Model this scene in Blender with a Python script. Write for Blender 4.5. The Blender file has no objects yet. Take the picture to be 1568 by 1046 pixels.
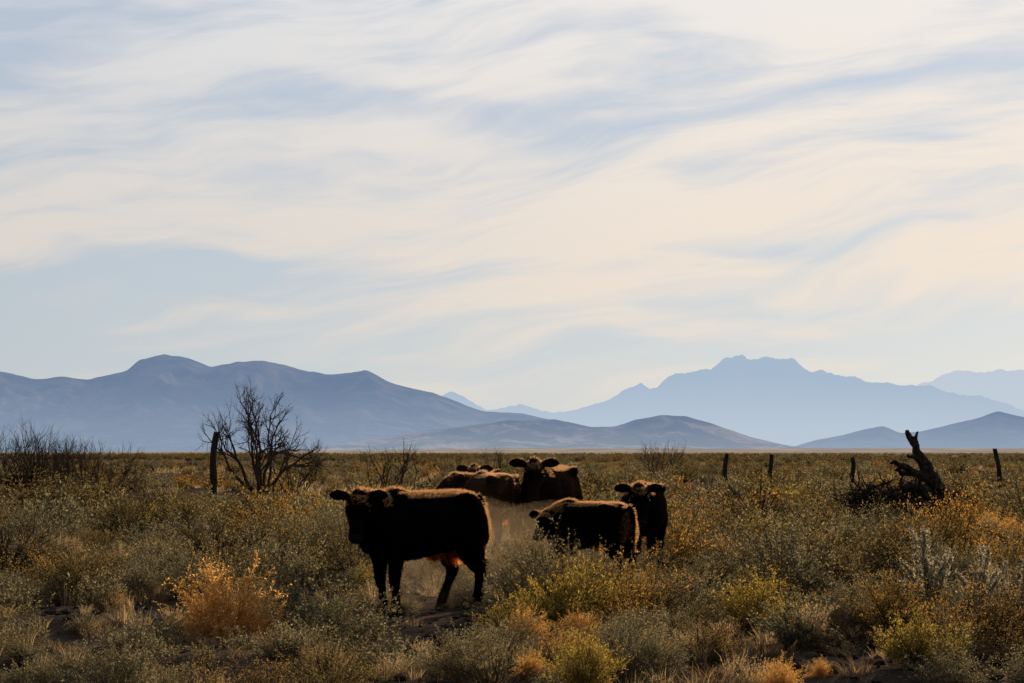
import bpy, math, random
import numpy as np
from mathutils import Vector, Matrix, noise as mn
random.seed(7)
scene = bpy.context.scene
R = math.radians

# ------------------------------------------------------------------ helpers
def link(o, parent=None):
    scene.collection.objects.link(o)
    if parent: o.parent = parent
    return o

def mesh_np(name, V, Q, mats, midx=None, smooth=False):
    V = np.asarray(V, dtype=np.float32); Q = np.asarray(Q, dtype=np.int32)
    me = bpy.data.meshes.new(name)
    k = Q.shape[1]
    me.vertices.add(len(V)); me.vertices.foreach_set('co', V.ravel())
    me.loops.add(Q.size); me.loops.foreach_set('vertex_index', Q.ravel())
    me.polygons.add(len(Q))
    me.polygons.foreach_set('loop_start', np.arange(0, Q.size, k, dtype=np.int32))
    me.polygons.foreach_set('loop_total', np.full(len(Q), k, dtype=np.int32))
    for m in mats: me.materials.append(m)
    if midx is not None: me.polygons.foreach_set('material_index', np.asarray(midx, dtype=np.int32))
    me.polygons.foreach_set('use_smooth', np.full(len(Q), smooth, dtype=bool))
    me.update(calc_edges=True)
    me.validate()
    return me

class NB:
    """tiny node-expression builder"""
    def __init__(s, nt): s.nt = nt
    def n(s, t, **kw):
        nd = s.nt.nodes.new(t)
        for k, v in kw.items(): setattr(nd, k, v)
        return nd
    def l(s, a, b): s.nt.links.new(a, b)
    def m(s, op, a, b=None, c=None, clamp=False):
        nd = s.n('ShaderNodeMath', operation=op); nd.use_clamp = clamp
        for i, v in enumerate((a, b, c)):
            if v is None: continue
            if isinstance(v, (int, float)): nd.inputs[i].default_value = v
            else: s.l(v, nd.inputs[i])
        return nd.outputs[0]
    def mix(s, f, a, b, blend='MIX'):
        nd = s.n('ShaderNodeMix', data_type='RGBA', blend_type=blend)
        for sock, v in ((nd.inputs[0], f), (nd.inputs[6], a), (nd.inputs[7], b)):
            if isinstance(v, (int, float)): sock.default_value = v
            elif isinstance(v, (tuple, list)): sock.default_value = (*v[:3], 1)
            else: s.l(v, sock)
        return nd.outputs[2]
    def noise(s, vec, scale, detail=4, rough=.5, dist=0):
        nd = s.n('ShaderNodeTexNoise')
        nd.inputs['Scale'].default_value = scale; nd.inputs['Detail'].default_value = detail
        nd.inputs['Roughness'].default_value = rough; nd.inputs['Distortion'].default_value = dist
        if vec is not None: s.l(vec, nd.inputs['Vector'])
        return nd.outputs[0]
    def ss(s, v, a, b):
        nd = s.n('ShaderNodeMapRange', interpolation_type='SMOOTHSTEP')
        s.l(v, nd.inputs[0]); nd.inputs[1].default_value = a; nd.inputs[2].default_value = b
        return nd.outputs[0]
    def comb(s, x, y, z=0):
        nd = s.n('ShaderNodeCombineXYZ')
        for i, v in enumerate((x, y, z)):
            if isinstance(v, (int, float)): nd.inputs[i].default_value = v
            else: s.l(v, nd.inputs[i])
        return nd.outputs[0]

def new_mat(name):
    m = bpy.data.materials.new(name); m.use_nodes = True
    m.node_tree.nodes.clear()
    b = NB(m.node_tree); out = b.n('ShaderNodeOutputMaterial')
    return m, b, out

def leaf_mat(name, c1, c2, trans=.45, tcol=None):
    m, b, out = new_mat(name)
    oi = b.n('ShaderNodeObjectInfo'); ge = b.n('ShaderNodeNewGeometry')
    col = b.mix(b.m('MULTIPLY', b.m('ADD', oi.outputs['Random'], ge.outputs['Random Per Island']), .5), c1, c2)
    hv = b.m('ADD', b.m('MULTIPLY', ge.outputs['Random Per Island'], 1.0), .45)
    col = b.mix(1.0, col, b.comb(hv, hv, hv), 'MULTIPLY')
    d = b.n('ShaderNodeBsdfDiffuse'); b.l(col, d.inputs[0])
    t = b.n('ShaderNodeBsdfTranslucent')
    b.l(b.mix(1.0, col, tcol or (1.6, 1.32, .85), 'MULTIPLY'), t.inputs[0])
    mx = b.n('ShaderNodeMixShader'); mx.inputs[0].default_value = trans
    b.l(d.outputs[0], mx.inputs[1]); b.l(t.outputs[0], mx.inputs[2]); b.l(mx.outputs[0], out.inputs[0])
    return m

def wood_mat(name, c1, c2, scale=8):
    m, b, out = new_mat(name)
    tc = b.n('ShaderNodeTexCoord')
    mp = b.n('ShaderNodeMapping'); mp.inputs['Scale'].default_value = (3, 3, .6); b.l(tc.outputs['Object'], mp.inputs[0])
    n = b.noise(mp.outputs[0], scale, 4, .65)
    col = b.mix(b.ss(n, .35, .65), c1, c2)
    p = b.n('ShaderNodeBsdfDiffuse')
    b.l(col, p.inputs['Color'])
    bp = b.n('ShaderNodeBump'); bp.inputs['Strength'].default_value = .8; bp.inputs['Distance'].default_value = .03
    b.l(n, bp.inputs['Height']); b.l(bp.outputs[0], p.inputs['Normal'])
    b.l(p.outputs[0], out.inputs[0])
    return m

# ------------------------------------------------------------------ sun / world / camera
SUN_EL, SUN_AZ = 16.0, 22.0
S = Vector((math.sin(R(SUN_AZ))*math.cos(R(SUN_EL)), math.cos(R(SUN_AZ))*math.cos(R(SUN_EL)), math.sin(R(SUN_EL))))
sl = bpy.data.lights.new('sun', 'SUN'); sl.energy = 5.0; sl.angle = R(.6); sl.color = (1, .81, .56)
so = link(bpy.data.objects.new('sun', sl)); so.rotation_euler = S.to_track_quat('Z', 'Y').to_euler(); so.location = (20, 40, 30)

w = bpy.data.worlds.new('World'); scene.world = w; w.use_nodes = True
nt = w.node_tree; nt.nodes.clear(); b = NB(nt)
wo = b.n('ShaderNodeOutputWorld'); bg = b.n('ShaderNodeBackground'); bg.inputs[1].default_value = .1
b.l(bg.outputs[0], wo.inputs[0])
sky = b.n('ShaderNodeTexSky', sky_type='NISHITA'); sky.sun_disc = False
sky.sun_elevation = R(SUN_EL); sky.sun_rotation = R(SUN_AZ); sky.dust_density = 1.0; sky.altitude = 1200
tc = b.n('ShaderNodeTexCoord'); nv = b.n('ShaderNodeVectorMath', operation='NORMALIZE'); b.l(tc.outputs['Generated'], nv.inputs[0])
sep = b.n('ShaderNodeSeparateXYZ'); b.l(nv.outputs[0], sep.inputs[0]); X, Y, Z = sep.outputs
az = b.m('ARCTAN2', X, Y); el = b.m('ARCSINE', Z)
warp = b.noise(b.comb(b.m('MULTIPLY', az, 5.0), b.m('MULTIPLY', el, 12.0), 3.0), 1.0, 2, .5)
wv = b.m('MULTIPLY', b.m('SUBTRACT', warp, .5), .07)
elw = b.m('ADD', el, wv)
e2 = b.m('SUBTRACT', elw, b.m('MULTIPLY', az, .10))
n1 = b.noise(b.comb(b.m('MULTIPLY', az, 7.0), b.m('MULTIPLY', e2, 42.0), 1.7), 1.0, 5, .52, .25)
n2 = b.noise(b.comb(b.m('MULTIPLY', az, 16.0), b.m('MULTIPLY', b.m('ADD', e2, b.m('MULTIPLY', az, -.1)), 110.0), 8.0), 1.0, 3, .6, .3)
dens = b.m('ADD', b.m('ADD', .57, b.m('MULTIPLY', b.m('SUBTRACT', n1, .5), 3.0)), b.m('MULTIPLY', b.m('SUBTRACT', n2, .5), 1.0))
def blob(a0, e0, sa, se, slope, amp):
    global dens
    da = b.m('SUBTRACT', az, a0)
    de = b.m('SUBTRACT', b.m('SUBTRACT', elw, e0), b.m('MULTIPLY', da, slope))
    da = b.m('DIVIDE', da, sa); de = b.m('DIVIDE', de, se)
    q = b.m('MULTIPLY_ADD', de, de, b.m('MULTIPLY', da, da))
    dens = b.m('MULTIPLY_ADD', b.m('EXPONENT', b.m('MULTIPLY', q, -1.0)), amp, dens)
blob(.06, .125, .25, .040, .05, .50)
blob(.12, .215, .20, .022, .1, .40)
blob(-.18, .172, .12, .010, -.05, -.35)
blob(-.03, .170, .07, .007, -.14, -.50)
blob(.18, .186, .10, .008, .22, -.85)
blob(.14, .102, .05, .006, -.05, -.65)
blob(-.22, .078, .14, .020, .1, -.65)
blob(.05, .048, .6, .018, .0, -.55)
blob(-.25, .20, .07, .03, .1, -.3)
blob(-.2, .125, .12, .014, .1, .45)
cl = b.ss(dens, -.10, 1.15)
sd = b.n('ShaderNodeVectorMath', operation='DOT_PRODUCT'); b.l(nv.outputs[0], sd.inputs[0]); sd.inputs[1].default_value = tuple(S)
sunw = b.ss(sd.outputs['Value'], -.3, 1.0)
near = b.ss(sd.outputs['Value'], .84, 1.0)
warm = b.ss(el, .26, .07)
ccol = b.mix(warm, (8.8, 8.4, 8.0), (9.1, 7.85, 6.6))
ccol = b.mix(near, b.mix(1.0, ccol, (.84, .90, .98), 'MULTIPLY'), ccol)
gap = b.mix(.10, b.mix(b.ss(el, 0, .22), (5.3, 5.9, 6.45), (5.0, 5.7, 6.75)), sky.outputs[0])
col = b.mix(cl, gap, ccol)
hz = b.m('MULTIPLY', b.ss(el, .05, -.005), .5)
col = b.mix(hz, col, (6.1, 6.55, 6.9))
br = b.m('MULTIPLY_ADD', sunw, .87, .13)
col = b.mix(1.0, col, b.comb(br, br, br), 'MULTIPLY')
b.l(col, bg.inputs[0])

cam = bpy.data.cameras.new('camera'); co = link(bpy.data.objects.new('camera', cam))
EYE = 1.55
co.location = (0, 0, EYE); co.rotation_euler = (R(90+3.17), 0, 0)
cam.lens = 70; cam.sensor_width = 36; cam.clip_start = .1; cam.clip_end = 200000
scene.camera = co
scene.view_settings.view_transform = 'Standard'; scene.view_settings.look = 'None'; scene.view_settings.exposure = 0

# ------------------------------------------------------------------ ground
MOUNDS = [(-6.6, 26.5, 1.5, .32), (-4.6, 23.8, 1.0, .22), (-3.6, 17.0, .8, .14), (3.9, 27.5, 1.4, .30), (5.3, 20.5, 1.0, .25), (-1.9, 25.5, 1.0, .2), (3.2, 16.4, .8, .15), (-2.2, 13.9, .7, .12), (7.2, 29.5, 1.4, .3)]
def gz(x, y):
    x = np.asarray(x, dtype=float); y = np.asarray(y, dtype=float)
    f = 1/(1+(np.hypot(x, y)/150)**2)
    z = .08*np.sin(x*.9+1.3*np.sin(y*.35))*np.cos(y*.8+.7*np.sin(x*.6)) + .05*np.sin(x*2.3+y*1.1)*np.sin(y*2.0-x*.7+1) + .025*np.sin(x*5+y*2)*np.sin(y*4.4-x*3)
    for a, c, r, h in MOUNDS:
        d = ((x-a)/r)**2+((y-c)/(r*.7))**2
        z = z+h*np.exp(-d*d)
    return z*f
def grow(start, step, ratio, end):
    o = []; v = start
    while v < end:
        step *= ratio; v += step; o.append(v)
    return o
ys = np.concatenate([-np.array(grow(15, .6, 1.4, 3000))[::-1], np.arange(-15, 60, .2), grow(60, .2, 1.07, 80000)])
xr = grow(16, .2, 1.16, 60000)
xs = np.concatenate([-np.array(xr)[::-1], np.arange(-16, 16.01, .2), xr])
GX, GY = np.meshgrid(xs, ys)
V = np.stack([GX.ravel(), GY.ravel(), gz(GX, GY).ravel()], 1)
nx, ny = len(xs), len(ys)
i = (np.arange(ny-1)[:, None]*nx+np.arange(nx-1)[None]).ravel()
Q = np.stack([i, i+1, i+1+nx, i+nx], 1)
gm, b, out = new_mat('desert_soil')
ge = b.n('ShaderNodeNewGeometry'); P = ge.outputs['Position']
na = b.noise(P, .5, 3, .6); nb_ = b.noise(P, 6, 5, .7); nc = b.noise(P, 40, 3, .7)
c = b.mix(b.ss(na, .35, .65), (.075, .057, .049), (.14, .103, .078))
c = b.mix(b.ss(nb_, .50, .66), c, (.042, .032, .027))
c = b.mix(b.ss(nc, .60, .72), c, (.23, .185, .14))
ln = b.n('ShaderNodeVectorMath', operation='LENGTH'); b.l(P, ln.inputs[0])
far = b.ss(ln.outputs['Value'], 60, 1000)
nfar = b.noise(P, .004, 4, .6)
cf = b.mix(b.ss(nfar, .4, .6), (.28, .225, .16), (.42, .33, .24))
c = b.mix(far, c, cf)  # soil paler with distance, haze put into the colour
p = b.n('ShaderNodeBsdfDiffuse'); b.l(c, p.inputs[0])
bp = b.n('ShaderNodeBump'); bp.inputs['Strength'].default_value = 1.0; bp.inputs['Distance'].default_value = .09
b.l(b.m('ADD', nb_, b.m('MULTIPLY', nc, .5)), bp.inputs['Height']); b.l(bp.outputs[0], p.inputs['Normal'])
em = b.n('ShaderNodeEmission'); em.inputs[0].default_value = (.42, .42, .45, 1)  # pale emission paints distance haze over the far ground
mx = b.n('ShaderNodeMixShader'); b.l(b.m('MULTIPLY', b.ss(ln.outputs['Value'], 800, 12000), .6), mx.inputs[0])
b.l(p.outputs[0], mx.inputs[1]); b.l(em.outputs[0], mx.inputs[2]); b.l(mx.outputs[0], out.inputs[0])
link(bpy.data.objects.new('ground', mesh_np('ground', V, Q, [gm], smooth=True)))

# ------------------------------------------------------------------ mountains
F = 3049.0
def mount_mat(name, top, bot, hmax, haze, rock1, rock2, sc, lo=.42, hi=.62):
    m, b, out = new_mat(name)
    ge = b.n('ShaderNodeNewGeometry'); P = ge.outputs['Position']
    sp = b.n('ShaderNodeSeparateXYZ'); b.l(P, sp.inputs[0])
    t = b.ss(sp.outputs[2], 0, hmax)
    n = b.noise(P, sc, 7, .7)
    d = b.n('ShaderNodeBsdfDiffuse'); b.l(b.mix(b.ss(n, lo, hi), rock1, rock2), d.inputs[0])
    e = b.n('ShaderNodeEmission'); b.l(b.mix(t, bot, top), e.inputs[0])  # emission paints aerial haze onto the slopes, graded by height
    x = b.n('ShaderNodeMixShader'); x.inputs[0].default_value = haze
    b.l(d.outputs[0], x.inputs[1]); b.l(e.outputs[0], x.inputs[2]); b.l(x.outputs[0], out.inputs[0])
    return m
def ridge(name, D, W, prof, mat, rough=.06, nx=420, ny=44, seed=0, jag=1.0):
    pr = np.array(prof, float)
    X0, X1 = pr[0, 0], pr[-1, 0]
    u = np.linspace(X0, X1, nx)
    h = np.interp(u, pr[:, 0], pr[:, 1])
    k = np.array([1, 2, 1.]); k /= k.sum()
    hp = np.pad(h, 1, mode='edge'); h = np.convolve(hp, k, 'valid')
    h = (692-h)/F*D
    wx = (u-784)/F*D
    tt = np.sign(np.linspace(-1, 1, ny))*np.abs(np.linspace(-1, 1, ny))**1.3
    V = []
    for t in tt:
        for a in range(nx):
            x = wx[a]; y = D+t*W
            base = h[a]*(1-abs(t))**1.15
            q = Vector((x/W*4.2, y/W*2.2, seed))
            r = 1-abs(mn.noise(q))*2
            r2 = 1-abs(mn.noise(q*3.1))*2
            r3 = 1-abs(mn.noise(q*8))*2
            amp = rough*max(h.max()*.5, h[a])*(min(1, abs(t)*4))*(1-abs(t))
            z = base + amp*((r-.6)*2.4+(r2-.6)*1.4+(r3-.6)*.8) + jag*h[a]*.014*(mn.noise(Vector((x/W*25, y/W*25, seed)))+.6*mn.noise(Vector((x/W*70, y/W*70, seed))))
            V.append((x*(y/D), y, z-2))
    i = (np.arange(ny-1)[:, None]*nx+np.arange(nx-1)[None]).ravel()
    Q = np.stack([i, i+1, i+1+nx, i+nx], 1)
    return link(bpy.data.objects.new(name, mesh_np(name, V, Q, [mat], smooth=True)))
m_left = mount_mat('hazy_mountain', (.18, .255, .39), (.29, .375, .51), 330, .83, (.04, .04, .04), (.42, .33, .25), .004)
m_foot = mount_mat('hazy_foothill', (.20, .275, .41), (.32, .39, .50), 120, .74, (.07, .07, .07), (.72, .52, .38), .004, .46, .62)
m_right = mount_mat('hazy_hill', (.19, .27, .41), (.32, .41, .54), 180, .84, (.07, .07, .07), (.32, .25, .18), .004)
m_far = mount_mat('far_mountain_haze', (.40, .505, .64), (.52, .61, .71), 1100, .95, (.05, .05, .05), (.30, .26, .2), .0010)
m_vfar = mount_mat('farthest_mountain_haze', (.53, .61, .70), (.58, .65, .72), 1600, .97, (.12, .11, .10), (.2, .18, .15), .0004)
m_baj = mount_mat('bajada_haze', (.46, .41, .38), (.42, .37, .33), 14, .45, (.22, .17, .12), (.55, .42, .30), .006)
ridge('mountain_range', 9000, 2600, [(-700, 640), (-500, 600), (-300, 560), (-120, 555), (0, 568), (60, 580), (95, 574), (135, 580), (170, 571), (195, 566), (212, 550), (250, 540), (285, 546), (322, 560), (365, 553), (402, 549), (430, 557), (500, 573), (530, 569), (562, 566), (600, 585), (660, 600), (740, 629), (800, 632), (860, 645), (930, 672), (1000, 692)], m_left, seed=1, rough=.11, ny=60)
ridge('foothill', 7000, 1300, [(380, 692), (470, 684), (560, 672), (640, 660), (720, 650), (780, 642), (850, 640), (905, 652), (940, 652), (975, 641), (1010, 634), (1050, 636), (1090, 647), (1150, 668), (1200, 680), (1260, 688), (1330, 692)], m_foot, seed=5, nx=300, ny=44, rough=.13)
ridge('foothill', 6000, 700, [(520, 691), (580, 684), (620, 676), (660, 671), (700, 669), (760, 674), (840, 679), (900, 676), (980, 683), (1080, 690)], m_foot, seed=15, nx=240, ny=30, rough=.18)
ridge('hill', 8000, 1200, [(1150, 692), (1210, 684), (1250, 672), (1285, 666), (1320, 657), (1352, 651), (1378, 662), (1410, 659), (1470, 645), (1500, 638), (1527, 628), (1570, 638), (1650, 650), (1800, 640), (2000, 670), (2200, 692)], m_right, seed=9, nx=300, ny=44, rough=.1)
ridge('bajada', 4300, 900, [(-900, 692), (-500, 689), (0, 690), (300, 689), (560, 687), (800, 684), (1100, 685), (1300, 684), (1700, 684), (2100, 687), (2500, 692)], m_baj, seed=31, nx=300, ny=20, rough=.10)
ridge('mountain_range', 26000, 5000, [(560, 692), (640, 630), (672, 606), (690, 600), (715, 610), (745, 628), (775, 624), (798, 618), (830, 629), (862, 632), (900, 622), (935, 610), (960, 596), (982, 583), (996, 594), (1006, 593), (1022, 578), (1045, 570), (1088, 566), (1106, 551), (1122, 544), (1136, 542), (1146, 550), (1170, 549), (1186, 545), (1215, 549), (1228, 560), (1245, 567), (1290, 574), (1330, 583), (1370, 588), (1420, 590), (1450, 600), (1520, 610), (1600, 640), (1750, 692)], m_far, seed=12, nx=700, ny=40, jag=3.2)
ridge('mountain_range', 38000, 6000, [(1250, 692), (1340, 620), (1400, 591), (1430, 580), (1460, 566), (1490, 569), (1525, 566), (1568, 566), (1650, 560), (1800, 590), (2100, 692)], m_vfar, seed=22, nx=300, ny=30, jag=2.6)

# ------------------------------------------------------------------ branch structures
def tube_mesh(segs, nside=5):
    A = np.array([s[0] for s in segs], float); B = np.array([s[1] for s in segs], float)
    ra = np.array([s[2] for s in segs])[:, None, None]; rb = np.array([s[3] for s in segs])[:, None, None]
    d = B-A; d /= np.linalg.norm(d, axis=1)[:, None]+1e-9
    ref = np.where(np.abs(d[:, 2:3]) < .9, np.array([[0, 0, 1.]]), np.array([[1., 0, 0]]))
    u = np.cross(d, ref); u /= np.linalg.norm(u, axis=1)[:, None]; v = np.cross(d, u)
    an = np.linspace(0, 2*math.pi, nside, endpoint=False)
    ring = u[:, None]*np.cos(an)[None, :, None]+v[:, None]*np.sin(an)[None, :, None]
    V = np.concatenate([A[:, None]+ring*ra, B[:, None]+ring*rb], 1).reshape(-1, 3)
    n = len(segs); base = np.arange(n)[:, None]*2*nside; k = np.arange(nside)[None]
    k2 = (k+1) % nside
    Q = np.stack([base+k, base+k2, base+nside+k2, base+nside+k], 2).reshape(-1, 4)
    return V, Q
def branchy(rng, p, d, L, r, depth, segs, spread=.6, up=.15, kids=3, wig=.22, taper=.62, lr=.72, side=.55):
    n = 4; p = Vector(p); d = Vector(d).normalized()
    for i in range(n):
        d = (d+Vector((rng.gauss(0, wig), rng.gauss(0, wig), rng.gauss(0, wig)+up*.3))).normalized()
        q = p+d*(L/n); r1 = r*(1-(1-taper)/n*(i+1)) if depth else r*(1-.7*(i+1)/n)
        r0 = r*(1-(1-taper)/n*i) if depth else r*(1-.7*i/n)
        segs.append((tuple(p), tuple(q), r0, r1)); p = q
        if depth and i > 0 and rng.random() < side:
            nd = (d+Vector((rng.gauss(0, spread), rng.gauss(0, spread), rng.gauss(0, spread)))).normalized()
            branchy(rng, p, nd, L*lr*rng.uniform(.6, 1), r1*.65, depth-1, segs, spread, up, kids, wig, taper, lr, side)
    if depth:
        for k in range(kids-1):
            nd = (d+Vector((rng.gauss(0, spread), rng.gauss(0, spread), rng.gauss(0, spread)+up))).normalized()
            branchy(rng, p, nd, L*lr*rng.uniform(.7, 1.1), r*taper*.85, depth-1, segs, spread, up, kids, wig, taper, lr, side)
bark = wood_mat('grey_brown_bark', (.06, .045, .038), (.14, .105, .075))
darkwood = wood_mat('weathered_dead_wood', (.03, .024, .02), (.10, .08, .065), 5)

# bare mesquite
rng = random.Random(23); segs = []
for k in range(8):
    a = k/8*2*math.pi+rng.uniform(-.3, .3); t = rng.uniform(.3, .95)
    branchy(rng, (.1*math.cos(a), .1*math.sin(a), 0), (math.cos(a)*t, math.sin(a)*t*.8, 1), 1.7, .08, 4, segs, .5, .10, 3, .19, .62, .66, .75)
V, Q = tube_mesh(segs)
zs = np.percentile(V[:, 2], 99.6); V[:, 2] *= 4.0/zs; xw = np.percentile(np.abs(V[:, 0]), 98); V[:, :2] *= 2.2/xw
o = link(bpy.data.objects.new('bare_mesquite_tree', mesh_np('bare_mesquite_tree', V, Q, [bark]))); o.location = (-9.1, 72, -.1)

def thicket(name, seed, n, L, hgt, loc, mat, spread=.45, t0=.2, t1=1.0, foot=1.0, depth=3):
    rng = random.Random(seed); segs = []
    for k in range(n):
        a = rng.uniform(0, 2*math.pi); t = rng.uniform(t0, t1); f = rng.uniform(0, foot)
        branchy(rng, (f*math.cos(a), f*math.sin(a), 0), (math.cos(a)*t, math.sin(a)*t, 1), L, .02, depth, segs, spread, .25, 3, .15, .62, .7)
    V, Q = tube_mesh(segs, 4); V *= hgt/np.percentile(V[:, 2], 99.5)
    o = link(bpy.data.objects.new(name, mesh_np(name, V, Q, [mat]))); o.location = loc
    return o
thicket('bare_bush', 3, 44, .9, 2.3, (-12.5, 50, -.05), bark, foot=.8)
thicket('bare_bush', 4, 32, .9, 2.0, (-11.0, 51, -.05), bark, foot=.7)
thicket('bare_bush', 5, 9, .9, 1.9, (-7.2, 66, -.05), bark, foot=.4, depth=2)
thicket('bare_bush', 6, 18, .9, 2.2, (7.8, 105, -.05), bark, foot=.7)
thicket('bare_bush', 8, 12, .8, 1.95, (-4.2, 68, -.05), bark, foot=.5, depth=2)
thicket('bare_bush', 9, 9, .8, 1.75, (-1.4, 72, -.05), bark, foot=.7, depth=2)

# fence posts
def post(x, y, h, r, lean, seed):
    rng = random.Random(seed); V = []; n = 9; m = 10
    cx = cy = 0
    for j in range(n+1):
        t = j/n
        cx = lean*t*h + .05*math.sin(t*5+seed); cy = .03*math.sin(t*4+seed*2)
        for k in range(m):
            a = 2*math.pi*k/m; rr = r*(1+.18*math.sin(2*a+seed)+rng.uniform(-.1, .1))*(1.1-.25*t)
            V.append((cx+rr*math.cos(a), cy+rr*math.sin(a), t*h+(rng.uniform(-.04, .05) if j == n else 0)-(.15 if j == 0 else 0)))
    V.append((cx, cy, h+.01)); Q = [(j*m+k, j*m+(k+1) % m, (j+1)*m+(k+1) % m, (j+1)*m+k) for j in range(n) for k in range(m)]
    me = bpy.data.meshes.new('fence_post'); F_ = Q+[(n*m+k, n*m+(k+1) % m, len(V)-1) for k in range(m)]
    me.from_pydata(V, [], F_); me.materials.append(darkwood); me.update()
    o = link(bpy.data.objects.new('fence_post', me)); o.location = (x, y, float(gz(x, y)))
post(-8.3, 55, 2.1, .085, .08, 1)
post(7.5, 70, 1.46, .075, .01, 2)
post(9.1, 70, 1.42, .08, -.03, 3)
post(11.9, 70, 1.42, .09, .02, 4)
post(14.9, 61, 1.62, .09, -.06, 5)

# dead stump
def chain(pts, rs, jit=.012, seed=0):
    rng = random.Random(seed); segs = []
    P = [Vector(p) for p in pts]; n = 5
    cur = P[0]; cr = rs[0]
    for i in range(len(P)-1):
        for k in range(1, n+1):
            t = k/n; q = P[i].lerp(P[i+1], t)+Vector((rng.gauss(0, jit), rng.gauss(0, jit), rng.gauss(0, jit))); r = (rs[i]+(rs[i+1]-rs[i])*t)*rng.uniform(.85, 1.12)
            segs.append((tuple(cur), tuple(q), cr, r)); cur = q; cr = r
    return segs
def closed_tube_bm(segs, nside=8):
    V, Q = tube_mesh(segs, nside); F_ = [tuple(q) for q in Q]
    for s in range(len(segs)):
        b0 = s*2*nside; F_.append(tuple(range(b0+nside-1, b0-1, -1))); F_.append(tuple(range(b0+nside, b0+2*nside)))
    return V, F_
def remesh_obj(name, V, F_, voxel, smooth_it):
    me = bpy.data.meshes.new(name); me.from_pydata([tuple(v) for v in V], [], F_); me.update()
    o = bpy.data.objects.new(name+'_tmp', me); scene.collection.objects.link(o)
    md = o.modifiers.new('r', 'REMESH'); md.mode = 'VOXEL'; md.voxel_size = voxel
    if smooth_it:
        ms = o.modifiers.new('s', 'SMOOTH'); ms.factor = .5; ms.iterations = smooth_it
    dg = bpy.context.evaluated_depsgraph_get(); dg.update()
    new = bpy.data.meshes.new_from_object(o.evaluated_get(dg)); new.name = name
    bpy.data.objects.remove(o)
    new.polygons.foreach_set('use_smooth', np.ones(len(new.polygons), dtype=bool))
    return new
sg = []
sg += chain([(.55, 0, -.1), (.52, 0, .70), (.36, 0, 1.05), (.16, .0, 1.45), (.02, 0, 1.72), (-.10, 0, 1.98)], [.26, .20, .155, .10, .075, .045], .02, 1)
sg += chain([(.06, 0, 1.66), (.10, -.05, 1.95)], [.05, .02], .01, 2)
sg += chain([(.28, 0, 1.15), (.10, -.05, 1.42), (-.12, -.1, 1.50)], [.09, .05, .02], .012, 3)
sg += chain([(.40, 0, .95), (.10, -.1, 1.12), (-.22, -.2, 1.30), (-.44, -.2, 1.33)], [.11, .085, .06, .035], .018, 4)
sg += chain([(.1, -.1, 1.12), (-.2, -.1, 1.13), (-.36, -.2, 1.22)], [.06, .05, .025], .015, 14)
sg += chain([(.45, 0, .7), (.1, -.15, .85), (-.35, -.2, .80), (-.7, -.2, .62), (-1.0, -.2, .42)], [.13, .10, .075, .05, .02], .02, 5)
sg += chain([(.5, 0, .6), (.75, -.2, .76), (1.0, -.2, .72), (1.15, -.2, .6)], [.11, .07, .04, .02], .015, 6)
sg += chain([(.3, -.1, .7), (-.2, -.3, .55), (-.8, -.3, .22)], [.11, .08, .03], .02, 7)
V, F_ = closed_tube_bm(sg)
stump_me = remesh_obj('dead_tree_stump', V, F_, .02, 1); stump_me.materials.append(darkwood)
stump = link(bpy.data.objects.new('dead_tree_stump', stump_me)); stump.location = (7.62, 38, 0)
rng = random.Random(8); segs = []
for k in range(100):
    a = rng.uniform(2.2, 4.2) if k % 4 else rng.uniform(0, 6.28)
    branchy(rng, (rng.uniform(-1.0, .5), rng.uniform(-.5, .3), rng.uniform(.1, .8)), (math.cos(a), math.sin(a)*.5, rng.uniform(-.2, .4)), .36, .035, 2, segs, .5, -.05, 3, .25, .6, .75)
V, Q = tube_mesh(segs)
rb = link(bpy.data.objects.new('roots', mesh_np('roots', V, Q, [darkwood])), stump)

# ------------------------------------------------------------------ cows
def tube(path, ra, rb, side, n=14, nsub=4):
    P = [Vector(p) for p in path]; side = Vector(side).normalized()
    def cr(a, b_, c, d, t): return .5*((2*b_)+(c-a)*t+(2*a-5*b_+4*c-d)*t*t+(3*b_-a-3*c+d)*t**3)
    pts, A, B = [], [], []
    m = len(P)
    for i in range(m-1):
        i0, i3 = max(i-1, 0), min(i+2, m-1)
        for k in range(nsub):
            t = k/nsub
            pts.append(cr(P[i0], P[i], P[i+1], P[i3], t)); A.append(max(.004, cr(ra[i0], ra[i], ra[i+1], ra[i3], t))); B.append(max(.004, cr(rb[i0], rb[i], rb[i+1], rb[i3], t)))
    pts.append(P[-1]); A.append(ra[-1]); B.append(rb[-1])
    V = []; F_ = []
    for i, p in enumerate(pts):
        tg = (pts[min(i+1, len(pts)-1)]-pts[max(i-1, 0)]).normalized()
        s = (side-tg*side.dot(tg)).normalized(); u = tg.cross(s)
        for k in range(n):
            a = 2*math.pi*k/n; V.append(tuple(p+u*A[i]*math.cos(a)+s*B[i]*math.sin(a)))
    for i in range(len(pts)-1):
        for k in range(n):
            k2 = (k+1) % n; F_.append((i*n+k, i*n+k2, (i+1)*n+k2, (i+1)*n+k))
    F_.append(tuple(range(n-1, -1, -1))); e = (len(pts)-1)*n; F_.append(tuple(range(e, e+n)))
    return V, F_

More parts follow.
